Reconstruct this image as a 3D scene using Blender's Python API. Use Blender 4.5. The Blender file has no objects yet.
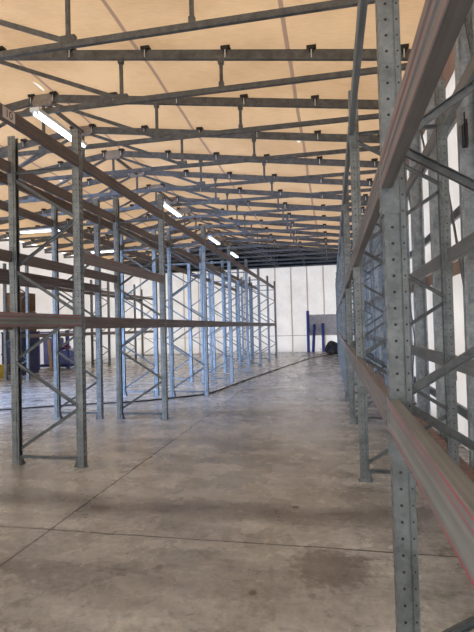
import bpy, bmesh, math, random
from mathutils import Vector, Matrix
random.seed(7)
C = bpy.context.scene.collection
S = bpy.context.scene
PI = math.pi

# ---------------------------------------------------------------- camera
f_px, yaw, pitch, roll = 481.64, 0.1943, 0.0243, -0.0256
cam = bpy.data.cameras.new('camera'); co = bpy.data.objects.new('camera', cam); C.objects.link(co)
cy, sy = math.cos(yaw), math.sin(yaw)
fwd = Vector((-sy*math.cos(pitch), cy*math.cos(pitch), math.sin(pitch)))
r0 = Vector((cy, sy, 0)); u0 = r0.cross(fwd)
rgt = r0*math.cos(roll) + u0*math.sin(roll); upv = -r0*math.sin(roll) + u0*math.cos(roll)
M = Matrix((rgt, upv, -fwd)).transposed().to_4x4(); M.translation = (0, 0, 1.54)
co.matrix_world = M
cam.sensor_fit = 'VERTICAL'; cam.sensor_height = 36; cam.lens = 36*f_px/632
cam.clip_start = 0.02; cam.clip_end = 200
S.camera = co

# ---------------------------------------------------------------- world, lights, exposure
w = bpy.data.worlds.new('sky'); S.world = w; w.use_nodes = True
wb = w.node_tree.nodes['Background']
wb.inputs[0].default_value = (1.0, 0.985, 0.975, 1); wb.inputs[1].default_value = 2.75
def area(name, loc, rot, sx, sz, power, col):
    l = bpy.data.lights.new(name, 'AREA'); l.shape = 'RECTANGLE'; l.size = sx; l.size_y = sz; l.energy = power; l.color = col
    o = bpy.data.objects.new(name, l); C.objects.link(o); o.location = loc; o.rotation_euler = rot; return o
# daylight entering by the open roller door of the left wall
dl = area('doorway_daylight', (-12.9, 5.2, 1.7), (0, 0, 0), 4.0, 3.2, 1050, (0.36, 0.56, 1.0))
dl.rotation_euler = Vector((1, 1.05, -.22)).to_track_quat('-Z', 'Y').to_euler(); dl.data.spread = math.radians(76)
# added neutral fill light, outside a made-up doorway behind the camera
area('rear_fill_light', (-3.8, -3.35, 2.0), (PI/2, 0, 0), 4.6, 3.6, 120, (0.80, 0.91, 1.0))
S.view_settings.view_transform = 'Standard'; S.view_settings.look = 'None'
S.view_settings.gamma = 1; S.view_settings.use_curve_mapping = False
S.view_settings.exposure = 0.12

# ---------------------------------------------------------------- materials
class NT:
    def __init__(s, name):
        s.m = bpy.data.materials.new(name); s.m.use_nodes = True; s.t = s.m.node_tree
        s.b = s.t.nodes['Principled BSDF']; s.out = s.t.nodes['Material Output']
        s.tc = s.t.nodes.new('ShaderNodeTexCoord')
    def n(s, typ, ins=None, **kw):
        x = s.t.nodes.new(typ)
        for k, v in kw.items(): setattr(x, k, v)
        for k, v in (ins or {}).items():
            if isinstance(v, bpy.types.NodeSocket): s.t.links.new(v, x.inputs[k])
            else: x.inputs[k].default_value = v
        return x
    def noise(s, scale, det=4, vec=None, rough=.55):
        return s.n('ShaderNodeTexNoise', {'Scale': scale, 'Detail': det, 'Roughness': rough, 'Vector': vec or s.tc.outputs['Object']}).outputs[0]
    def mapv(s, sc, vec=None):
        return s.n('ShaderNodeMapping', {'Scale': sc, 'Vector': vec or s.tc.outputs['Object']}).outputs[0]
    def ramp(s, fac, stops):
        r = s.n('ShaderNodeValToRGB', {'Fac': fac}); e = r.color_ramp.elements
        while len(e) < len(stops): e.new(.5)
        for q, (p, c) in zip(e, stops):
            q.position = p; q.color = (*c, 1) if len(c) == 3 else c
        return r.outputs[0]
    def mix(s, f, a, b):
        x = s.n('ShaderNodeMix', {}, data_type='RGBA')
        for i, v in ((0, f), (6, a), (7, b)):
            if isinstance(v, bpy.types.NodeSocket): s.t.links.new(v, x.inputs[i])
            else: x.inputs[i].default_value = v if i == 0 else (*v, 1)
        return x.outputs[2]
    def math(s, op, a, b=0, c=0):
        x = s.t.nodes.new('ShaderNodeMath'); x.operation = op
        for i, v in enumerate((a, b, c)):
            if isinstance(v, bpy.types.NodeSocket): s.t.links.new(v, x.inputs[i])
            else: x.inputs[i].default_value = v
        return x.outputs[0]
    def xyz(s, vec=None):
        return s.n('ShaderNodeSeparateXYZ', {0: vec or s.tc.outputs['Object']}).outputs
    def set(s, **k):
        for a, v in k.items():
            i = s.b.inputs[a.replace('_', ' ')]
            if isinstance(v, bpy.types.NodeSocket): s.t.links.new(v, i)
            else: i.default_value = (*v, 1) if isinstance(v, tuple) and len(v) == 3 else v
        return s
    def bump(s, h, st=.3, d=.01):
        b = s.n('ShaderNodeBump', {'Height': h, 'Strength': st, 'Distance': d}); s.t.links.new(b.outputs[0], s.b.inputs['Normal']); return s
    def gen(s):   # world position, so that copies of one mesh differ in their wear
        return s.n('ShaderNodeNewGeometry').outputs['Position']

def galv(name, lo, hi, metal=.55, rough=.42):
    a = NT(name); P = a.gen()
    n1 = a.noise(9, 5, P); n2 = a.n('ShaderNodeTexVoronoi', {'Scale': 60, 'Vector': P}).outputs['Color']
    n2 = a.n('ShaderNodeRGBToBW', {0: n2}).outputs[0]
    f = a.math('ADD', a.math('MULTIPLY', n1, .8), a.math('MULTIPLY', n2, .16))
    a.set(Base_Color=a.ramp(f, [(.3, lo), (.72, hi)]), Metallic=metal, Roughness=a.math('ADD', a.math('MULTIPLY', n1, .2), rough-.1))
    return a.m
GALV = galv('galvanised_steel', (.125, .145, .15), (.27, .295, .305))
GALV_COL = galv('mottled_galvanised_steel', (.20, .225, .24), (.46, .50, .525), .5, .45)
BRACE = galv('dull_steel', (.085, .095, .10), (.20, .215, .22), .55, .45)
TRUSS = galv('weathered_truss_steel', (.072, .076, .078), (.175, .18, .178), .35, .5)
PLATE = galv('pale_truss_plate', (.22, .19, .16), (.38, .33, .28), .35, .5)

def beam_mat(name, face, edge, amount):
    a = NT(name); P = a.gen(); z = a.xyz()[2]
    st = a.noise(1, 5, a.mapv((60, .9, 60), P)); big = a.noise(2.3, 4, P)
    body = a.ramp(a.math('ADD', a.math('MULTIPLY', st, .6), a.math('MULTIPLY', big, .4)),
                  [(.33, tuple(c*.62 for c in face)), (.52, face), (.7, tuple(min(1, c*1.35) for c in face))])
    dz = a.math('MINIMUM', a.math('ABSOLUTE', a.math('SUBTRACT', z, .008)), a.math('MINIMUM', a.math('ABSOLUTE', a.math('SUBTRACT', z, .122)), a.math('ABSOLUTE', a.math('SUBTRACT', z, .092))))
    e = a.math('LESS_THAN', dz, .0045)
    e = a.math('MULTIPLY', e, a.ramp(big, [(.35, (amount*.45,)*3), (.6, (amount,)*3)]))
    a.set(Base_Color=a.mix(e, body, edge), Metallic=.15, Roughness=.5)
    return a.m
BEAM_RED = beam_mat('worn_beam_red_edges', (.195, .20, .195), (.36, .045, .07), .9)
BEAM_PINK = beam_mat('worn_beam_faded_red', (.18, .165, .16), (.34, .10, .09), .7)
BEAM_FADED = beam_mat('faded_beam', (.165, .155, .15), (.24, .09, .085), .45)
BEAM_GREY = beam_mat('dusty_grey_beam', (.165, .185, .195), (.18, .12, .11), .4)
BEAM_BROWN = beam_mat('brown_beam', (.13, .107, .098), (.17, .08, .07), .5)

def plain(name, col, rough=.5, metal=0, var=.15, sc=6):
    a = NT(name); n = a.noise(sc, 4, a.gen())
    a.set(Base_Color=a.ramp(n, [(.3, tuple(c*(1-var) for c in col)), (.7, tuple(min(1, c*(1+var)) for c in col))]), Roughness=rough, Metallic=metal)
    return a.m
BLACK = plain('black_plastic', (.012, .012, .013), .5)
BOLT = plain('white_bolt', (.75, .75, .72), .4)
BLUE = plain('blue_paint', (.02, .05, .28), .4)
NAVY = plain('navy_plastic', (.015, .02, .09), .5)
WRAP = plain('blue_film', (.15, .18, .48), .35, 0, .25, 3)
RED = plain('red_cloth', (.22, .01, .03), .8)
KRAFT = plain('brown_card', (.15, .085, .05), .8, 0, .2, 3)
WOOD = plain('pale_wood', (.50, .33, .18), .7, 0, .2, 8)
YEL = plain('yellow_plastic', (.55, .42, .05), .5)
LABEL = plain('label_paper', (.55, .50, .48), .6, 0, .05)
WHITEP = plain('white_enamel', (.75, .76, .76), .4, 0, .04)
CABLE = plain('black_rubber', (.014, .013, .013), .6)
KERB = plain('rusty_channel', (.20, .125, .10), .6, .1, .35, 9)
DECK = plain('dark_teal_roof_deck', (.008, .022, .026), .7)
BATTEN = plain('taupe_batten', (.72, .66, .62), .7)
TAPE = plain('tan_tape', (.40, .29, .23), .7)
TUBE = NT('lit_tube').set(Base_Color=(.9, .95, 1), Emission_Color=(.78, .93, 1), Emission_Strength=4.5).m

def fabric(name, col, col2, trans, seams=None, sc=1.2, bump=.25, bsc=5, light_patches=False, sw=.03, scol=(.24, .15, .13), sdark=.75):
    a = NT(name); P = a.gen()
    n = a.noise(sc, 6, P); weave = a.noise(1, 3, a.mapv((6, 55, 6), P))
    f = a.math('ADD', a.math('MULTIPLY', n, .7), a.math('MULTIPLY', weave, .3))
    c = a.ramp(f, [(.34, col2), (.62, col)])
    if seams:
        x = a.xyz(P)[0]; wob = a.math('MULTIPLY', a.math('SUBTRACT', a.noise(.5, 2, P), .5), .05)
        x = a.math('ADD', x, wob)
        d = a.math('ABSOLUTE', a.math('SUBTRACT', a.math('FLOORED_MODULO' if False else 'WRAP', a.math('ADD', x, -seams[0]), seams[1]/2, -seams[1]/2), 0))
        c = a.mix(a.math('MULTIPLY', a.math('LESS_THAN', d, sw), sdark), c, scol)
    if light_patches:
        y = a.xyz(P)[1]
        v = a.n('ShaderNodeTexVoronoi', {'Scale': 1.0, 'Vector': a.mapv((1.6, .75, 0), P)}, feature='F1').outputs['Distance']
        ds = a.math('ABSOLUTE', a.math('WRAP', a.math('ADD', x, -seams[0]+.10), seams[1]/2, -seams[1]/2))
        pm = a.math('MULTIPLY', a.math('LESS_THAN', v, .16), a.math('LESS_THAN', ds, .09))
        c = a.mix(pm, c, (.98, .93, .8))  # whitish colour painted in for light coming through tears by the seams
    a.set(Base_Color=c, Roughness=.85)
    a.bump(a.math('ADD', a.noise(bsc, 5, P), a.math('MULTIPLY', weave, .3)), bump, .06)
    tr = a.n('ShaderNodeBsdfTranslucent', {'Color': c})
    mx = a.n('ShaderNodeMixShader', {0: trans})
    a.t.links.new(a.b.outputs[0], mx.inputs[1]); a.t.links.new(tr.outputs[0], mx.inputs[2]); a.t.links.new(mx.outputs[0], a.out.inputs[0])
    return a.m
LINER = fabric('tan_roof_liner', (.73, .50, .29), (.55, .355, .195), .24, (-.5, 2.3), .7, .35, 1.6, True)
WHITEF = fabric('white_wall_fabric', (.87, .86, .85), (.80, .785, .775), .50, None, 1.5, 1.0, 3.2)
WHITEB = fabric('white_far_wall_fabric', (.87, .86, .85), (.79, .775, .765), .50, (-.43, .955), 1.5, 1.0, 3.2, False, .036, (.50, .44, .41), .9)
SOFFIT = fabric('tan_eaves_fabric', (.45, .33, .28), (.36, .26, .22), .3, None, 2, .5, 4)

def floor_mat():
    a = NT('stained_concrete'); P = a.gen(); X, Y, Z = a.xyz(P)
    n1 = a.noise(.55, 6, P, .6); n2 = a.noise(2.6, 8, P, .65); n3 = a.noise(1, 6, a.mapv((1.3, 5, 1), P), .6); n4 = a.noise(18, 6, P, .7)
    n5 = a.noise(1, 7, a.mapv((.8, 3.2, 1), P), .62)
    f = a.math('ADD', a.math('ADD', a.math('MULTIPLY', n1, .25), a.math('MULTIPLY', n2, .18)), a.math('ADD', a.math('MULTIPLY', n3, .17), a.math('ADD', a.math('MULTIPLY', n4, .25), a.math('MULTIPLY', n5, .15))))
    c = a.ramp(f, [(.41, (.15, .145, .138)), (.475, (.30, .295, .285)), (.52, (.395, .392, .38)), (.585, (.57, .57, .56))])
    # a dark damp looking band across the aisle, and blotches
    def band(y0, wdt, amt, xs=None):
        yy = a.math('ADD', Y, a.math('MULTIPLY', a.math('SUBTRACT', a.noise(.9, 3, P), .5), 1.1))
        g = a.math('SUBTRACT', 1, a.math('MINIMUM', 1, a.math('DIVIDE', a.math('ABSOLUTE', a.math('SUBTRACT', yy, y0)), wdt)))
        g = a.math('MULTIPLY', a.math('MULTIPLY', g, amt), a.ramp(n2, [(.3, (.45,)*3), (.6, (1,)*3)]))
        return g
    for y0, wd, am in ((4.05, .34, 1.0), (8.6, .6, .5), (2.95, .35, .4), (6.4, .3, .3), (11.5, .5, .35), (15.5, .7, .3)):
        c = a.mix(band(y0, wd, am), c, (.10, .09, .085))
    def spot(x0, y0, r, am):
        dx = a.math('SUBTRACT', X, x0); dy = a.math('SUBTRACT', Y, y0)
        d = a.math('SQRT', a.math('ADD', a.math('MULTIPLY', dx, dx), a.math('MULTIPLY', dy, dy)))
        d = a.math('ADD', d, a.math('MULTIPLY', a.math('SUBTRACT', n4, .5), r*1.2))
        return a.math('MULTIPLY', a.math('SUBTRACT', 1, a.n('ShaderNodeMapRange', {0: d, 1: r*.5, 2: r}, interpolation_type='SMOOTHSTEP').outputs[0]), am)
    for q in ((-.35, 4.15, .045, 1), (-.50, 2.79, .03, .9), (-.02, 4.83, .03, .6), (-.05, 3.15, .33, .6), (-.44, 4.2, .02, .8), (-1.15, 3.0, .04, .5), (-3.3, 5.6, .3, .6), (.25, 4.5, .3, .4)):
        c = a.mix(spot(*q), c, (.07, .055, .045))
    # worn, dirty brown strip by the right wall
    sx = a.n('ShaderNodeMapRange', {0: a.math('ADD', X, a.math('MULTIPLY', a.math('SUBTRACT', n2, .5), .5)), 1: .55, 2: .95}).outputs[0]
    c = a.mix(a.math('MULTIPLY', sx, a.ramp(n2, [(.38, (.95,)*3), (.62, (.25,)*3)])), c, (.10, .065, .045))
    # scuffs and drag marks
    for rot, sc, am in ((.12, 1.0, .5), (-.9, .8, .35), (1.3, .6, .35)):
        v = a.n('ShaderNodeMapping', {'Rotation': (0, 0, rot), 'Scale': (sc*.9, sc*14, 1), 'Vector': P}).outputs[0]
        k = a.math('MULTIPLY', a.ramp(a.noise(1, 5, v, .6), [(.60, (0,)*3), (.70, (am,)*3)]), a.ramp(a.noise(.9, 3, P), [(.45, (0,)*3), (.6, (1,)*3)]))
        c = a.mix(k, c, (.15, .13, .12))
    # sawn joints
    wob = a.math('MULTIPLY', a.math('SUBTRACT', a.noise(2.5, 3, P), .5), .03)
    def line(v, p, hw): return a.math('LESS_THAN', a.math('ABSOLUTE', a.math('SUBTRACT', a.math('ADD', v, wob), p)), hw)
    j = line(X, -2.21, .010)
    for y in (-1.3, 3.42, 8.15, 12.9, 17.6, 22.3):
        jy = a.math('LESS_THAN', a.math('ABSOLUTE', a.math('SUBTRACT', a.math('ADD', a.math('ADD', Y, wob), a.math('MULTIPLY', X, .01)), y)), .010)
        j = a.math('MAXIMUM', j, a.math('MULTIPLY', jy, 1.0 if y < 4 else .6))
    j = a.math('MAXIMUM', j, line(X, -7.9, .008))
    c = a.mix(a.math('MULTIPLY', j, .85), c, (.035, .03, .028))
    a.set(Base_Color=c, Roughness=a.ramp(n2, [(.3, (.17,)*3), (.7, (.36,)*3)]), Specular_IOR_Level=.6)
    a.bump(a.math('ADD', n4, a.math('MULTIPLY', j, -2)), .08, .01)
    return a.m
FLOOR = floor_mat()

# ---------------------------------------------------------------- mesh helpers
def link(name, bm, mat, parent=None, smooth=False):
    bmesh.ops.recalc_face_normals(bm, faces=bm.faces)
    me = bpy.data.meshes.new(name); bm.to_mesh(me); bm.free()
    if smooth:
        for p in me.polygons: p.use_smooth = True
    o = bpy.data.objects.new(name, me); C.objects.link(o); me.materials.append(mat)
    if parent: o.parent = parent
    return o
def tag(o, label=None, cat=None, group=None, kind=None):
    if label: o['label'] = label
    if cat: o['category'] = cat
    if group: o['group'] = group
    if kind or cat: o['kind'] = kind or 'thing'
    return o
def empty(name, loc=(0, 0, 0), rz=0, **k):
    o = bpy.data.objects.new(name, None); C.objects.link(o); o.location = loc; o.rotation_euler.z = rz; o.empty_display_size = .1
    return tag(o, **k)
def copy_tree(o, parent=None):
    c = o.copy(); C.objects.link(c); c.parent = parent
    for ch in list(o.children): copy_tree(ch, c)
    return c
def box(bm, a, b):
    x0, y0, z0 = a; x1, y1, z1 = b
    v = [bm.verts.new(p) for p in ((x0,y0,z0),(x1,y0,z0),(x1,y1,z0),(x0,y1,z0),(x0,y0,z1),(x1,y0,z1),(x1,y1,z1),(x0,y1,z1))]
    for q in ((0,3,2,1),(4,5,6,7),(0,1,5,4),(1,2,6,5),(2,3,7,6),(3,0,4,7)): bm.faces.new([v[i] for i in q])
def cbox(bm, c, s): box(bm, [c[i]-s[i]/2 for i in range(3)], [c[i]+s[i]/2 for i in range(3)])
def sweep(bm, prof, p0, p1, side):
    """profile (u along side, v along normal) swept from p0 to p1, capped"""
    p0, p1 = Vector(p0), Vector(p1); d = (p1-p0).normalized(); s = Vector(side); s = (s-d*s.dot(d)).normalized(); n = d.cross(s)
    A = [bm.verts.new(p0+s*u+n*v) for u, v in prof]; B = [bm.verts.new(p1+s*u+n*v) for u, v in prof]
    k = len(prof)
    for i in range(k): bm.faces.new((A[i], A[(i+1) % k], B[(i+1) % k], B[i]))
    bm.faces.new(A[::-1]); bm.faces.new(B)
def chan(w, d, t):    # U channel profile: width w along side, depth d
    return [(-w/2, 0), (w/2, 0), (w/2, d), (w/2-t, d), (w/2-t, t), (-w/2+t, t), (-w/2+t, d), (-w/2, d)]
def cee(w, h, t, lip):   # C profile with lips, web at -w/2, tall h
    return [(-w/2, -h/2), (w/2, -h/2), (w/2, -h/2+lip), (w/2-t, -h/2+lip), (w/2-t, -h/2+t), (-w/2+t, -h/2+t),
            (-w/2+t, h/2-t), (w/2-t, h/2-t), (w/2-t, h/2-lip), (w/2, h/2-lip), (w/2, h/2), (-w/2, h/2)]
def rect(w, h): return [(-w/2, -h/2), (w/2, -h/2), (w/2, h/2), (-w/2, h/2)]
def ring(r, n=8): return [(r*math.cos(2*PI*i/n), r*math.sin(2*PI*i/n)) for i in range(n)]

# ---------------------------------------------------------------- setting
BAY = 2.8; RIDGE = -5.3; XR = 1.55; XL = -12.15; Y0 = -3.0; Y1 = 28.85
TP = 1.505; TY0 = 5.245
def ztop(x): return 5.40 + .135*((-.17) - (x if x > RIDGE else 2*RIDGE - x))      # top of the top chord

bm = bmesh.new(); box(bm, (XL-.6, Y0-.3, -.15), (XR+.3, Y1+.3, 0)); tag(link('floor', bm, FLOOR), kind='structure')

bm = bmesh.new(); nx, ny = 60, 150; ye = 24.9
gv = []
for j in range(ny+1):
    row = []
    y = Y0 + (ye-Y0)*j/ny
    for i in range(nx+1):
        x = XL + (XR-XL)*i/nx
        ph = ((y-TY0)/TP) % 1.0
        z = ztop(x) + .065 + .03*math.sin(PI*ph) + .008*math.sin(7*x+3*y)
        row.append(bm.verts.new((x, y, z)))
    gv.append(row)
for j in range(ny):
    for i in range(nx): bm.faces.new((gv[j][i], gv[j][i+1], gv[j+1][i+1], gv[j+1][i]))
tag(link('ceiling', bm, LINER, smooth=True), kind='structure')

bm = bmesh.new()      # unlined end of the roof
for xa, xb in ((XL-.2, RIDGE), (RIDGE, XR+.2)):
    sweep(bm, [(0, 0), (ye-Y1-.2, 0), (ye-Y1-.2, .05), (0, .05)], (xa, ye, ztop(xa)+.35), (xb, ye, ztop(xb)+.35), (0, -1, 0))
box(bm, (XL, ye, 5.0), (XL+.02, Y1, 5.7)); 
tag(link('ceiling_end', bm, DECK), kind='structure')
bm = bmesh.new()      # edge of the lined part
for xa, xb in ((XL, RIDGE), (RIDGE, XR)):
    v = [bm.verts.new(q) for q in ((xa, ye, ztop(xa)+.06), (xb, ye, ztop(xb)+.06), (xb, ye, ztop(xb)+.42), (xa, ye, ztop(xa)+.42))]; bm.faces.new(v)
bmesh.ops.solidify(bm, geom=bm.faces, thickness=.01)
tag(link('trim_9', bm, DECK), kind='structure')

def wall(name, a, b, mat=WHITEF):
    bm = bmesh.new(); box(bm, a, b); return tag(link(name, bm, mat), kind='structure')
wall('wall_right', (XR, Y0, 0), (XR+.03, Y1, 4.62))
wall('trim_1', (XR-.015, Y0, 4.60), (XR+.02, Y1, 5.26), SOFFIT)
wall('trim_2', (XR-.008, Y0, 2.13), (XR-.0, Y1, 2.30), TAPE)
bm = bmesh.new()
cols = [(XL, -3.0, 0, XL+.03, 3.2, 5.2), (XL, 3.2, 4.3, XL+.03, 7.8, 5.2), (XL, 7.8, 0, XL+.03, Y1, 5.2)]
for x0, y0, z0, x1, y1, z1 in cols: box(bm, (x0-.03, y0, z0), (x1-.03, y1, z1))
tag(link('wall_left', bm, WHITEF), kind='structure')
bm = bmesh.new()      # open roller door frame
box(bm, (XL-.05, 3.1, 0), (XL+.06, 3.25, 4.4)); box(bm, (XL-.05, 7.75, 0), (XL+.06, 7.9, 4.4)); box(bm, (XL-.05, 3.25, 4.2), (XL+.3, 7.75, 4.5))
tag(link('door_1', bm, GALV_COL), kind='structure')
wall('wall_back', (XL, Y1, 0), (XR, Y1+.03, 5.12), WHITEB)
wall('trim_3', (XL, Y1-.02, 5.10), (XR, Y1+.04, 6.6), DECK)
bm = bmesh.new()
for a, b in (((XL, Y0-.03, 0), (-6.2, Y0, 6.2)), ((-1.4, Y0-.03, 0), (XR, Y0, 6.2)), ((-6.2, Y0-.03, 3.9), (-1.4, Y0, 6.2))): box(bm, a, b)  # gap in the middle added to let the fill light in
tag(link('wall_front', bm, WHITEF), kind='structure')
bm = bmesh.new(); box(bm, (-6.3, Y0-.05, 0), (-6.15, Y0+.06, 4.0)); box(bm, (-1.45, Y0-.05, 0), (-1.3, Y0+.06, 4.0)); box(bm, (-6.15, Y0-.05, 3.82), (-1.45, Y0+.25, 4.05))  # frame of the doorway added for the fill light
tag(link('added_door_2', bm, GALV_COL), kind='structure')
wall('trim_4', (XL, Y1-.02, .97), (XR, Y1-.004, 1.0), TAPE)

# ---------------------------------------------------------------- upright frames
PITCH = .068; NC = 57; PH = PITCH*NC
def shaded_hole_strip(bm, p0, u, wdt, hw, hh, n=NC):
    """sheet strip from p0 going wdt along u and up z, one octagonal hole per cell, closed by a black face as its inner shade"""
    p0 = Vector(p0); u = Vector(u)
    for i in range(n):
        z0 = i*PITCH; cu, cz = wdt/2, z0+PITCH/2
        out = [(wdt, cz), (wdt, z0+PITCH), (wdt/2, z0+PITCH), (0, z0+PITCH), (0, cz), (0, z0), (wdt/2, z0), (wdt, z0)]
        V = lambda a, b: bm.verts.new(p0+u*a+Vector((0, 0, b)))
        O = [V(*q) for q in out]
        I = [V(cu+hw*math.cos(PI/4*k), cz+hh*math.sin(PI/4*k)) for k in range(8)]
        for k in range(8): bm.faces.new((O[k], O[(k+1) % 8], I[(k+1) % 8], I[k]))
        bm.faces.new(I).material_index = 1  # black face painting the shade inside the hole
def post_bm():
    """open upright section; the face with the two slot columns looks to +x"""
    bm = bmesh.new(); Wy = .042
    shaded_hole_strip(bm, (.043, -Wy, 0), (0, 1, 0), .042, .0095, .017)
    shaded_hole_strip(bm, (.043, 0, 0), (0, 1, 0), .042, .0095, .017)
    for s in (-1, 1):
        shaded_hole_strip(bm, (.043, s*Wy, 0), (-1, 0, 0), .062, .0066, .0066)
        shaded_hole_strip(bm, (-.023, s*(Wy-.007), 0), (-1, 0, 0), .021, .0042, .0048)
        for a, b in (((.043-.062, s*Wy), (-.023, s*(Wy-.007))), ((-.044, s*(Wy-.007)), (-.044, s*(Wy-.022)))):
            v = [bm.verts.new((a[0], a[1], 0)), bm.verts.new((b[0], b[1], 0)), bm.verts.new((b[0], b[1], PH)), bm.verts.new((a[0], a[1], PH))]
            bm.faces.new(v)
    bmesh.ops.remove_doubles(bm, verts=bm.verts, dist=.0005)
    bmesh.ops.recalc_face_normals(bm, faces=bm.faces)
    bmesh.ops.solidify(bm, geom=bm.faces[:], thickness=.0022)
    return bm
def foot_bm():
    bm = bmesh.new(); box(bm, (-.075, -.044, 0), (.06, .044, .006))
    box(bm, (-.062, -.034, .006), (-.050, .034, .075)); box(bm, (-.050, -.033, .006), (.03, -.029, .06)); box(bm, (-.050, .029, .006), (.03, .033, .06))
    for x, y in ((-.068, .034), (-.068, -.034)):
        sweep(bm, ring(.009, 6), (x, y, .006), (x, y, .03), (1, 0, 0))
    return bm
FW = .825
def make_frame():
    root = empty('rack_upright')
    for sx in (1, -1):
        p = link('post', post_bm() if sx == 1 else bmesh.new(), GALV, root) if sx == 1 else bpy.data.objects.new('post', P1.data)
        if sx == 1: P1 = p; p.data.materials.append(BLACK)  # black slot for the painted shade in the holes
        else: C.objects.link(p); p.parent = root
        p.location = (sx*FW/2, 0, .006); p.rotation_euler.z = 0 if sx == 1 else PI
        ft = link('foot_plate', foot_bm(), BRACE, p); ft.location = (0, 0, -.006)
    xb = FW/2 - .012
    zs = [.15, .68, 1.22, 1.76, 2.30, 2.84, 3.38]
    for i in range(6):
        sa = -1 if i % 2 == 0 else 1; oy = .0155 if i % 2 == 0 else -.0155
        bm = bmesh.new(); sweep(bm, chan(.042, .024, .003), (sa*xb, oy, zs[i]+.02), (-sa*xb, oy, zs[i+1]-.02), (0, 0, 1)) if False else None
        p0 = Vector((sa*xb, 0, zs[i]+.015)); p1 = Vector((-sa*xb, 0, zs[i+1]-.015))
        d = (p1-p0).normalized(); side = Vector((-d.z, 0, d.x))
        sweep(bm, chan(.035, .022, .003), p0+Vector((0, -.012+oy, 0)), p1+Vector((0, -.012+oy, 0)), side)
        link('brace', bm, BRACE, root)
    for z in (.10, 3.44):
        bm = bmesh.new(); sweep(bm, chan(.035, .022, .003), (-xb, -.012, z), (xb, -.012, z), (0, 0, 1)); link('strut', bm, BRACE, root)
    return root
ORD = ['first', 'second', 'third', 'fourth', 'fifth', 'sixth', 'seventh', 'eighth', 'ninth', 'tenth', 'eleventh', 'twelfth', 'thirteenth', 'fourteenth', 'fifteenth', 'sixteenth', 'seventeenth', 'eighteenth']
frame0 = make_frame(); first = [True]
def place_frame(x, y, label, group):
    o = frame0 if first[0] else copy_tree(frame0); first[0] = False
    o.location = (x, y, 0); tag(o, label, 'rack frame', group); return o
LF = -2.85; LB = LF-FW; BF = -4.05; BB = BF-FW; RF = .272; RB = RF+FW
YL = 5.09; YR = 2.14; YF = 14.25; BAYF = 2.95
rows = []
GA = 'upright frames of the left rack row by the aisle'
for k in range(-1, 8):
    lab = 'grey upright frame left of the photo edge, in the left aisle rack' if k < 0 else \
          ('large dark grey upright frame at left foreground, nearest of the left aisle-side rack' if k == 0 else
           'bluish upright frame, %s from the camera in the left rack row beside the aisle' % ORD[k])
    place_frame((LF+LB)/2, YL+BAY*k, lab, GA)
for k in range(0, 8):
    place_frame((BF+BB)/2, YL+BAY*k, 'blue-lit upright frame, %s in the row backing onto the left aisle row' % ORD[k] if k else
                'upright frame at far left edge in the rack row backing onto the left aisle row', 'upright frames of the back-to-back row behind the left aisle row')
for k in range(0, 5):
    place_frame(-9.85-FW/2, YF+BAYF*k, 'upright frame, %s from the camera in the distant rack row by the left wall' % ORD[k], 'upright frames of the distant row by the left wall')
for k in range(-1, 9):
    place_frame((RF+RB)/2, YR+BAY*k, 'grey upright frame of the right rack, beside and behind the camera' if k < 0 else
                ('tall grey perforated upright frame filling the right foreground' if k == 0 else
                 'grey upright frame, %s from the camera in the right rack row' % ORD[k]), 'upright frames of the right rack row')

# ---------------------------------------------------------------- beams
def beam_bm(L):
    """grooved box beam, outer face to +x, from y=-L/2 to L/2, z 0..0.13"""
    bm = bmesh.new(); D = .045
    pr = [(0, 0), (D-.003, 0), (D, .004), (D, .030), (D-.005, .036), (D-.005, .052), (D, .058), (D, .074), (D-.005, .080), (D-.005, .094), (D, .100), (D, .127), (D-.003, .130), (0, .130)]
    sweep(bm, [(x, z) for x, z in pr], (0, -L/2, 0), (0, L/2, 0), (1, 0, 0))
    # normal direction of the sweep: make sure z points up
    for v in bm.verts: v.co.z = abs(v.co.z)
    return bm
def conn_bm(s):
    bm = bmesh.new()
    box(bm, (-.028, -.0018, -.11), (.0385, .0018, .135))
    y0, y1 = (.0018, .0425) if s > 0 else (-.0425, -.0018)
    box(bm, (.0385, y0, -.11), (.0415, y1, .135))
    for z in (-.08, -.02): cbox(bm, (.0435, s*.022, z), (.006, .012, .02))
    return bm
BL = BAY - .088
def make_beam(L, mat):
    r = empty('rack_crossbar'); link('box_section', beam_bm(L), mat, r)
    for s in (1, -1):
        c = link('end_connector', conn_bm(s), GALV, r); c.location = (0, s*(L/2-.0005), 0)
    return r
protos = {}
def beam(xface, dirn, ymid, z, mat, L, label, group):
    """xface: x of the uprights' outer face the beam hooks on; dirn +1/-1 where that face looks"""
    key = (mat.name, round(L, 3))
    if key not in protos: protos[key] = make_beam(L, mat); o = protos[key]
    else: o = copy_tree(protos[key])
    o.location = (xface - dirn*.0345, ymid, z); o.rotation_euler.z = 0 if dirn > 0 else PI
    tag(o, label, 'rack beam', group); return o
def lev(n): return n
def bay_name(j):
    return 'left of the first frame' if j < 0 else 'between the %s and %s frames' % (ORD[j], ORD[j+1])
E_ = .0430
near_top = None
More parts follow.
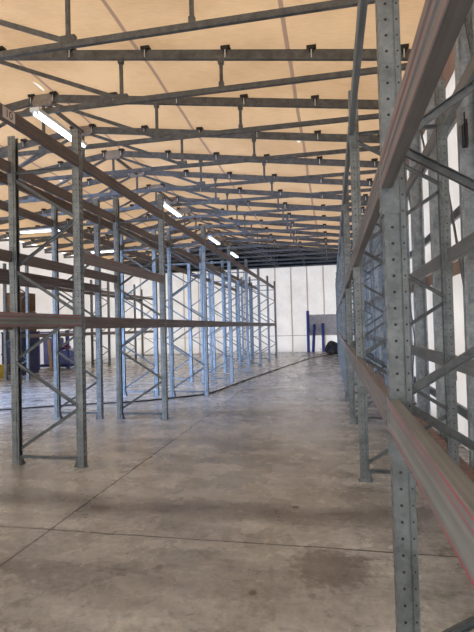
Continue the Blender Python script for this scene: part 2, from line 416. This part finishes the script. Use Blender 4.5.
for j in range(-1, 7):
    ym = YL + BAY*(j+.5); L = BAY-.0892
    b = beam(LF+E_, 1, ym, 3.44, BEAM_BROWN, L, 'brown top beam, aisle side of left aisle row, ' + bay_name(j), 'top beams along the left aisle')
    if j == -1: near_top = b
    beam(LB-E_, -1, ym, 3.44, BEAM_BROWN, L, 'brown top beam, rear side of left aisle row, ' + bay_name(j), 'rear top beams of the left aisle row')
    beam(LF+E_, 1, ym, 1.60 if j < 0 else 1.585, BEAM_RED if j < 0 else BEAM_BROWN, L,
         'grey eye-level beam with red edge lines, entering at the left edge of the photo' if j < 0 else 'brown eye-level beam, aisle side of left aisle row, ' + bay_name(j), 'eye-level beams along the left aisle')
    beam(LB-E_, -1, ym, 1.585, BEAM_BROWN, L, 'brown eye-level beam, rear side of left aisle row, ' + bay_name(j), 'rear eye-level beams of the left aisle row')
beam(LF+E_, 1, YL+BAY*.5, 2.335, BEAM_PINK, BAY-.0892, 'reddish brown middle-level beam at left, above eye level, facing the aisle', 'middle-level beams at left')
beam(LF+E_, 1, YL-BAY*.5, 2.90, BEAM_BROWN, BAY-.0892, 'brown beam below the top beam of the left aisle row, outside the left edge of the photo', 'middle-level beams at left') if False else None
for j in (-1, 0):
    beam(LB-E_, -1, YL+BAY*(j+.5), 2.38, BEAM_BROWN, BAY-.0892, 'brown middle beam, rear side of left aisle row, ' + bay_name(j), 'middle-level beams at left')
for j in range(0, 7):
    ym = YL + BAY*(j+.5); L = BAY-.0892
    beam(BF+E_, 1, ym, 3.44, BEAM_BROWN, L, 'brown top beam, near side of inner left row, ' + bay_name(j), 'near top beams of the back-to-back row')
    beam(BB-E_, -1, ym, 3.44, BEAM_BROWN, L, 'brown top beam, far side of inner left row, ' + bay_name(j), 'far top beams of the back-to-back row')
    if j == 0:
        beam(BF+E_, 1, ym, 2.22, BEAM_BROWN, L, 'brown middle beam, near side of inner left row, ' + bay_name(j), 'middle-level beams at left')
        beam(BB-E_, -1, ym, 2.30, BEAM_BROWN, L, 'brown middle beam, far side of inner left row, ' + bay_name(j), 'middle-level beams at left')
for j in range(0, 4):
    ym = YF + BAYF*(j+.5); L = BAYF-.0892
    for z, nm in ((1.38, 'low'), (3.2, 'top')):
        beam(-9.85+E_, 1, ym, z, BEAM_PINK, L, 'pale brown %s beam, near side of distant left rack, %s' % (nm, bay_name(j)), 'beams of the distant rack row')
        beam(-9.85-FW-E_, -1, ym, z, BEAM_BROWN, L, 'brown %s beam, far side of distant left rack, %s' % (nm, bay_name(j)), 'beams of the distant rack row')
for j in range(-1, 8):
    ym = YR + BAY*(j+.5); L = BAY-.0892
    bn = 'passing beside the camera' if j < 0 else bay_name(j)
    for z, nm in ((1.093, 'lower'), (2.11, 'middle'), (3.43, 'top')):
        beam(RF-E_, -1, ym, z, BEAM_GREY if z > 3 else ((BEAM_RED if z < 2 else BEAM_PINK) if j < 0 else BEAM_FADED), L, 'worn %s beam, aisle side of right rack, %s' % (nm, bn), 'aisle-side beams of the right rack row')
        beam(RB+E_, 1, ym, z, BEAM_GREY, L, 'dusty grey %s beam, wall side of right rack, %s' % (nm, bn), 'wall-side beams of the right rack row')

# sticker on the nearest top beam
def text_mesh(name, body, size, mat, parent):
    cu = bpy.data.curves.new(name, 'FONT'); cu.body = body; cu.size = size; cu.extrude = .0004; cu.align_x = 'CENTER'; cu.align_y = 'CENTER'
    t = bpy.data.objects.new(name, cu); C.objects.link(t)
    dg = bpy.context.evaluated_depsgraph_get(); me = bpy.data.meshes.new_from_object(t.evaluated_get(dg))
    bpy.data.objects.remove(t); me.materials.clear(); me.materials.append(mat)
    o = bpy.data.objects.new(name, me); C.objects.link(o); o.parent = parent; return o
bm = bmesh.new(); box(bm, (0, -.085, -.052), (.0012, .085, .052)); st = link('label_sticker', bm, LABEL, near_top)
st.location = (.0452, 3.82-(YL-BAY*.5), .066); tag(st, 'pale sticker with black digits')
tx = text_mesh('digits', '10', .105, BLACK, st); tx.rotation_euler = (PI/2, 0, PI/2); tx.location = (.0018, 0, 0)

# ---------------------------------------------------------------- roof trusses
ZB = 5.0
def make_truss():
    r = empty('roof_truss')
    zc = lambda x: ztop(x) - .07
    for s in (1, -1):
        xa = RIDGE; xb = XR-.04 if s > 0 else XL+.04
        bm = bmesh.new(); sweep(bm, cee(.05, .14, .004, .02), (xa, 0, zc(xa)), (xb, 0, zc(xb)), (0, 1, 0)); link('top_chord', bm, TRUSS, r)
    bm = bmesh.new(); sweep(bm, rect(.05, .075), (XL+.05, 0, ZB), (XR-.05, 0, ZB), (0, 1, 0)); link('bottom_chord', bm, TRUSS, r)
    for x in (-1.47, -3.02, RIDGE, 2*RIDGE+3.02, 2*RIDGE+1.47):
        bm = bmesh.new(); sweep(bm, rect(.045, .045), (x, 0, ZB+.03), (x, 0, zc(x)-.05), (0, 1, 0)); h = link('hanger', bm, TRUSS, r)
        for z, wd in ((ZB+.06, .075 if abs(x-RIDGE) > 3 else .20), (zc(x)-.085, .085)):
            bm = bmesh.new(); cbox(bm, (x, 0, z), (wd, .062, .10)); bmesh.ops.bevel(bm, geom=bm.edges[:], offset=.006, segments=1, affect='EDGES'); link('gusset', bm, TRUSS, h)
    for s in (1, -1):
        a = (RIDGE+s*2.25, 0, ZB+.05); b = (RIDGE+s*.14, 0, zc(RIDGE)-.10)
        bm = bmesh.new(); sweep(bm, rect(.03, .06), a, b, (0, 1, 0)); link('web_brace', bm, TRUSS, r)
    # rounded ridge plate
    bm = bmesh.new(); zr = zc(RIDGE)+.0; out = []
    for cx, cz, a0 in ((.15, .05, 0), (-.15, .05, 90), (-.15, -.06, 180), (.15, -.06, 270)):
        for k in range(5):
            a = math.radians(a0+k*22.5); out.append((RIDGE+cx+.06*math.cos(a), zr-.03+cz+.05*math.sin(a)))
    A = [bm.verts.new((x, -.034, z)) for x, z in out]; B = [bm.verts.new((x, .034, z)) for x, z in out]
    bm.faces.new(A); bm.faces.new(B[::-1])
    for i in range(len(out)): bm.faces.new((A[i], B[i], B[(i+1) % len(out)], A[(i+1) % len(out)]))
    link('ridge_plate', bm, PLATE, r)
    xs = [-.17+1.225*q for q in (1, 0, -1, -2, -3, -4)]
    for x in xs + [2*RIDGE-q for q in xs]:
        bm = bmesh.new(); cbox(bm, (0, 0, .028), (.135, .10, .045)); box(bm, (-.03, -.05, -.05), (.03, -.035, .02))
        c = link('clip', bm, BLACK, r); c.location = (x, 0, ztop(x))
        bm = bmesh.new(); sweep(bm, ring(.007, 6), (0, -.058, -.13), (0, -.058, -.02), (1, 0, 0)); link('bolt', bm, BOLT, c)
    return r
NT_ = 16
tr0 = make_truss()
for i in range(NT_):
    o = tr0 if i == 0 else copy_tree(tr0)
    o.location = (0, TY0+TP*i, 0)
    tag(o, 'dark steel roof truss crossing the ceiling, %s' % ('nearest the camera at the top edge' if i == 0 else ('farthest away by the far wall' if i == NT_-1 else ORD[i] + ' from the camera')),
        'roof truss', 'roof trusses across the ceiling')
for q, i in enumerate((2, 4, 6, 8, 10, 12, 14)):
    y = TY0+TP*i
    bm = bmesh.new(); sweep(bm, rect(.05, .07), (RIDGE, y+.04, ztop(RIDGE)-.13), (RIDGE, y+TP-.04, ztop(RIDGE)-.13), (1, 0, 0))
    tag(link('ridge_brace', bm, TRUSS), 'short dark bar along the ridge joining the %s and %s roof trusses' % (ORD[i], ORD[i+1]), 'brace', 'ridge bars between pairs of trusses')
    bm = bmesh.new(); sweep(bm, rect(.035, .045), (RIDGE, y+.03, ZB+.06), (RIDGE-2.1, y+TP-.03, ZB+.06), (0, 0, 1))
    tag(link('tie_brace', bm, TRUSS), 'slanting tie low under the ridge, running left from the %s roof truss' % ORD[i], 'brace', 'slanting ties between trusses')
    bm = bmesh.new(); sweep(bm, rect(.035, .045), (RIDGE+.1, y+.03, ZB+.06), (RIDGE+.1, y+TP-.03, ZB+.06), (0, 0, 1))
    tag(link('tie_brace', bm, TRUSS), 'straight tie low under the ridge, behind the %s roof truss' % ORD[i], 'brace', 'straight ties between trusses')

# ---------------------------------------------------------------- lamps
def lamp(x, y, rz, label):
    r = empty('fluorescent_light', (x, y, 4.955), rz, label=label, cat='light', group='fluorescent ceiling lights')
    bm = bmesh.new(); box(bm, (-.07, -.72, -.055), (.07, .72, 0)); box(bm, (-.075, -.735, -.06), (.075, -.72, .005)); box(bm, (-.075, .72, -.06), (.075, .735, .005)); link('housing', bm, WHITEP, r)
    for s in (-1, 1):
        bm = bmesh.new(); sweep(bm, ring(.019, 10), (s*.036, -.70, -.078), (s*.036, .70, -.078), (1, 0, 0)); t = link('tube', bm, TUBE, r, True)
        bm = bmesh.new(); box(bm, (s*.036-.014, -.715, -.095), (s*.036+.014, -.70, -.055)); link('lamp_holder', bm, WHITEP, r)
        bm = bmesh.new(); box(bm, (s*.036-.014, .70, -.095), (s*.036+.014, .715, -.055)); link('lamp_holder', bm, WHITEP, r)
for i, y in enumerate((7.24, 12.9, 17.9, 21.7)):
    lamp(-4.33, y, 0, 'lit fluorescent batten running along the aisle direction, %s from the camera in its line' % ORD[i])
lamp(-9.35, TY0+6*TP, PI/2, 'lit fluorescent batten mounted crosswise at far left, the nearer of two')
lamp(-9.2, TY0+9*TP, PI/2, 'lit fluorescent batten mounted crosswise at far left, the farther of two')

# ---------------------------------------------------------------- right wall columns, girts, rods
def make_col():
    r = empty('steel_stanchion')
    bm = bmesh.new(); sweep(bm, cee(.08, .19, .005, .025), (1.405, 0, .02), (1.405, 0, 5.0), (0, -1, 0))
    link('column_section', bm, GALV_COL, r)
    bm = bmesh.new(); box(bm, (1.29, -.06, 0), (1.52, .06, .02)); box(bm, (1.33, -.046, .02), (1.34, .0, .14)); link('base_plate', bm, BRACE, r)
    bm = bmesh.new(); box(bm, (1.30, -.052, 4.86), (1.50, -.041, 5.02)); link('top_cleat', bm, BRACE, r)
    return r
c0 = make_col(); NCOL = 18
for i in range(NCOL):
    o = c0 if i == 0 else copy_tree(c0)
    o.location = (0, TY0+TP*(i-1)-.06, 0)
    tag(o, 'galvanised steel wall column behind the right rack, %s from the camera' % ORD[i], 'column', 'columns of the right wall')
for z, nm in ((.46, 'low'), (2.85, 'high'), (4.0, 'topmost')):
    bm = bmesh.new(); sweep(bm, rect(.04, .11), (1.522, Y0+.1, z), (1.522, Y1-.1, z), (1, 0, 0))
    tag(link('horizontal_rail', bm, BRACE), '%s horizontal dark rail behind the right wall columns' % nm, 'rail')
bm = bmesh.new(); sweep(bm, cee(.10, .12, .006, .03), (1.24, Y0+.2, .06), (1.24, Y1-.3, .06), (-1, 0, 0))
tag(link('floor_channel', bm, KERB), 'rusty brown channel on the floor along the right wall columns', 'channel')
for i, (ya, za, yb, zb) in enumerate(((8.245, .4, 9.65, 2.6), (8.245, 2.6, 9.65, .4), (8.245, 2.9, 9.65, 4.8), (5.235, .9, 6.64, 3.9), (9.75, .5, 11.155, 3.6), (6.74, 2.9, 8.145, 4.9), (3.73, 1.2, 5.135, 4.6))):
    bm = bmesh.new(); xo = 1.40 if i % 2 == 0 else 1.45; sweep(bm, rect(.02, .035), (xo, ya, za), (xo, yb, zb), (1, 0, 0))
    tag(link('brace_rod', bm, BRACE), ['thin dark rod rising away from camera low between wall columns, crossing another', 'thin dark rod falling away from camera low between wall columns, crossing another',
        'thin rod high up between the fourth and fifth wall columns', 'steep thin rod between the second and third wall columns', 'steep thin rod between the fifth and sixth wall columns',
        'thin rod high up between the third and fourth wall columns', 'steep thin rod between the first and second wall columns'][i], 'rod')
bm = bmesh.new(); box(bm, (1.33, 5.05, 3.28), (1.37, 5.135, 3.5)); box(bm, (1.345, 5.03, 3.25), (1.36, 5.05, 3.53)); sweep(bm, ring(.008), (1.35, 5.09, 3.5), (1.35, 5.09, 3.62), (1, 0, 0))
tag(link('junction_box', bm, BLACK), 'small black junction box on the second wall column', 'junction box')

# ---------------------------------------------------------------- far wall battens and leaning things
bm = bmesh.new(); box(bm, (-1.45, Y1-.075, 1.0), (1.4, Y1-.04, 2.2)); bmesh.ops.bevel(bm, geom=bm.edges[:], offset=.01, segments=1, affect='EDGES')  # sheet added in place of a soft grey shadow on the wall
tag(link('shadow_sheet', bm, plain('shadow_sheet', (.58, .55, .54), .8)), 'added grey sheet standing for a soft shadow on the far wall behind the blue tubes', 'shadow patch')
for i, (x, h, lean, lab) in enumerate(((-1.39, 2.42, .0, 'tallest blue tube leaning upright on the far wall, leftmost of three'), (-1.12, 1.62, .10, 'slightly tilted short blue tube on the far wall, middle of three'), (-.53, 1.66, .0, 'blue tube on the far wall, rightmost of three beside the black bags'))):
    bm = bmesh.new(); sweep(bm, ring(.085, 12), (x, Y1-.42, .0), (x+lean, Y1-.19, h), (1, 0, 0))
    tag(link('blue_tube', bm, BLUE), lab, 'tube', 'blue tubes leaning on the far wall')

def blob(name, c, r, mat, seed, parent=None, amp=.22):
    bm = bmesh.new(); bmesh.ops.create_icosphere(bm, subdivisions=4, radius=1); rnd = random.Random(seed)
    dirs = [(Vector((rnd.uniform(-1, 1), rnd.uniform(-1, 1), rnd.uniform(-1, 1))).normalized(), rnd.uniform(.3, 1)) for _ in range(14)]
    for v in bm.verts:
        k = 1 + amp*sum(a*math.sin(5*v.co.dot(d)+3*a) for d, a in dirs)/5
        v.co = Vector((v.co.x*r[0]*k, v.co.y*r[1]*k, v.co.z*r[2]*k))
        v.co.z = max(v.co.z, -r[2]*.72) + r[2]*.72
        v.co += Vector(c)
    return link(name, bm, mat, parent, True)
tag(blob('black_bag', (.02, 26.3, 0), (.40, .34, .42), BLACK, 3), 'large black bin bag slumped on the floor at the end of the right rack', 'bag')
tag(blob('black_bag', (-.12, 25.6, 0), (.22, .25, .13), BLACK, 5), 'small flat black bag in front of the large black bag', 'bag')
for (x0, y0, x1, y1, zz), lab in (((-.36, 25.75, -.95, 26.0, .013), 'thin pale wooden offcut flat on the floor, nearest the camera left of the bags'),
        ((-.40, 25.9, -.8, 26.5, .013), 'thin pale wooden offcut flat on the floor, farther one left of the bags'), ((-.42, 26.9, -.7, 26.95, .30), 'thin orange-brown offcut standing tilted behind the black bags')):
    bm = bmesh.new(); sweep(bm, rect(.05, .024), (x0, y0, .013), (x1, y1, zz), (0, 0, 1) if False else (0, 1, .001))
    tag(link('wood_offcut', bm, WOOD), lab, 'offcut')

# cable on the floor
pts = [(-.2, 25.2), (-.80, 24.8), (-1.94, 17.5), (-2.58, 13.4), (-2.78, 11.5), (-2.95, 10.8), (-3.68, 10.2), (-4.1, 9.77), (-4.84, 9.47), (-5.6, 9.19), (-6.6, 8.55), (-8.5, 8.0), (-11.0, 7.6)]
cu = bpy.data.curves.new('floor_cable', 'CURVE'); cu.dimensions = '3D'; cu.bevel_depth = .014; cu.bevel_resolution = 2
sp = cu.splines.new('NURBS'); sp.points.add(len(pts)-1); sp.order_u = 3; sp.use_endpoint_u = True
for p, (x, y) in zip(sp.points, pts): p.co = (x, y, .014, 1)
t = bpy.data.objects.new('cable_path', cu); C.objects.link(t)
me = bpy.data.meshes.new_from_object(t.evaluated_get(bpy.context.evaluated_depsgraph_get())); bpy.data.objects.remove(t)
me.materials.clear(); me.materials.append(CABLE); o = bpy.data.objects.new('floor_cable', me); C.objects.link(o)
tag(o, 'black cable curving across the concrete floor from the black bags to the left', 'cable')

# ---------------------------------------------------------------- goods by the left wall
r = empty('steel_stillage', (-11.45, 18.3, 0), label='blue steel stillage with film-wrapped sides behind the distant rack at left', cat='stillage')
for x in (-.68, 0, .68):
    for y in (0, 1.0):
        bm = bmesh.new(); sweep(bm, rect(.06, .06), (x, y, 0), (x, y, 1.62), (1, 0, 0)); link('corner_post', bm, BLUE, r)
bm = bmesh.new()
for z in (.12, 1.55):
    for y in (0, 1.0): sweep(bm, rect(.05, .05), (-.68, y, z), (.68, y, z), (0, 1, 0))
    for x in (-.68, .68): sweep(bm, rect(.05, .05), (x, 0, z), (x, 1.0, z), (1, 0, 0))
link('rail_frame', bm, BLUE, r)
bm = bmesh.new(); box(bm, (-.66, .04, .10), (.66, .96, .2)); link('deck', bm, NAVY, r)
bm = bmesh.new(); box(bm, (.03, .2, .8), (.60, .9, .83)); link('shelf', bm, BLUE, r)
for x0, x1, z1, lab in ((-.57, -.05, 1.3, 'blue film-wrapped stack standing in the left half of the blue stillage'), (.05, .57, .76, 'blue film-wrapped stack under the shelf of the blue stillage')):
    bm = bmesh.new(); box(bm, (x0, .1, .2), (x1, .9, z1)); bmesh.ops.bevel(bm, geom=bm.edges[:], offset=.04, segments=3, affect='EDGES')
    for v in bm.verts: v.co.x += .012*math.sin(v.co.z*30)
    o = link('wrapped_stack', bm, WRAP); o.location = (-11.45, 18.3, 0); tag(o, lab, 'wrapped stack')
tag(blob('red_bundle', (-11.15, 18.75, .83), (.24, .18, .10), RED, 9), 'dark red cloth bundle lying on the stillage shelf', 'bundle')
bm = bmesh.new(); sweep(bm, rect(.12, .025), (-11.35, 17.95, 0.02), (-11.62, 18.22, 1.25), (1, 0, 0))
tag(link('plank', bm, WOOD), 'pale wooden plank leaning against the blue stillage', 'plank')
def crate(x, y, z, sx, sy, sz, mat, name, lab, cat):
    r = empty(name, (x, y, z), label=lab, cat=cat)
    bm = bmesh.new(); t = .03
    box(bm, (-sx/2, -sy/2, 0), (sx/2, sy/2, t)); box(bm, (-sx/2, -sy/2, t), (-sx/2+t, sy/2, sz)); box(bm, (sx/2-t, -sy/2, t), (sx/2, sy/2, sz))
    box(bm, (-sx/2+t, -sy/2, t), (sx/2-t, -sy/2+t, sz)); box(bm, (-sx/2+t, sy/2-t, t), (sx/2-t, sy/2, sz)); link('crate_body', bm, mat, r)
    bm = bmesh.new(); e = .02
    box(bm, (-sx/2-e, -sy/2-e, sz-.06), (sx/2+e, -sy/2, sz)); box(bm, (-sx/2-e, sy/2, sz-.06), (sx/2+e, sy/2+e, sz)); box(bm, (-sx/2-e, -sy/2, sz-.06), (-sx/2, sy/2, sz)); box(bm, (sx/2, -sy/2, sz-.06), (sx/2+e, sy/2, sz)); link('rim', bm, mat, r)
def carton(x, y, z, sx, sy, sz, lab):
    r = empty('cardboard_box', (x, y, z), label=lab, cat='box', group='brown boxes stacked by the left wall')
    bm = bmesh.new(); box(bm, (-sx/2, -sy/2, 0), (sx/2, sy/2, sz)); bmesh.ops.bevel(bm, geom=bm.edges[:], offset=.012, segments=2, affect='EDGES'); link('carton', bm, KRAFT, r)
    bm = bmesh.new(); box(bm, (-sx/2-.002, -.03, sz*.6), (sx/2+.002, .03, sz+.003)); link('tape', bm, TAPE, r)
for i, (z, h) in enumerate(((0, .8), (.8, .8))):
    crate(-11.65, 16.4, z, .85, 1.0, h, NAVY, 'navy_crate', 'dark navy crate by the left wall, %s of the pair' % ('bottom' if i == 0 else 'top'), 'crate')
carton(-11.65, 16.4, 1.6, .8, .9, .75, 'brown cardboard box resting on the upper navy crate by the left wall')
carton(-11.65, 16.4, 2.36, .76, .86, .7, 'brown cardboard box topmost of the stack by the left wall')
crate(-11.55, 14.9, 0, .6, .5, .45, YEL, 'yellow_crate', 'small yellow crate on the floor at the far left edge', 'crate')
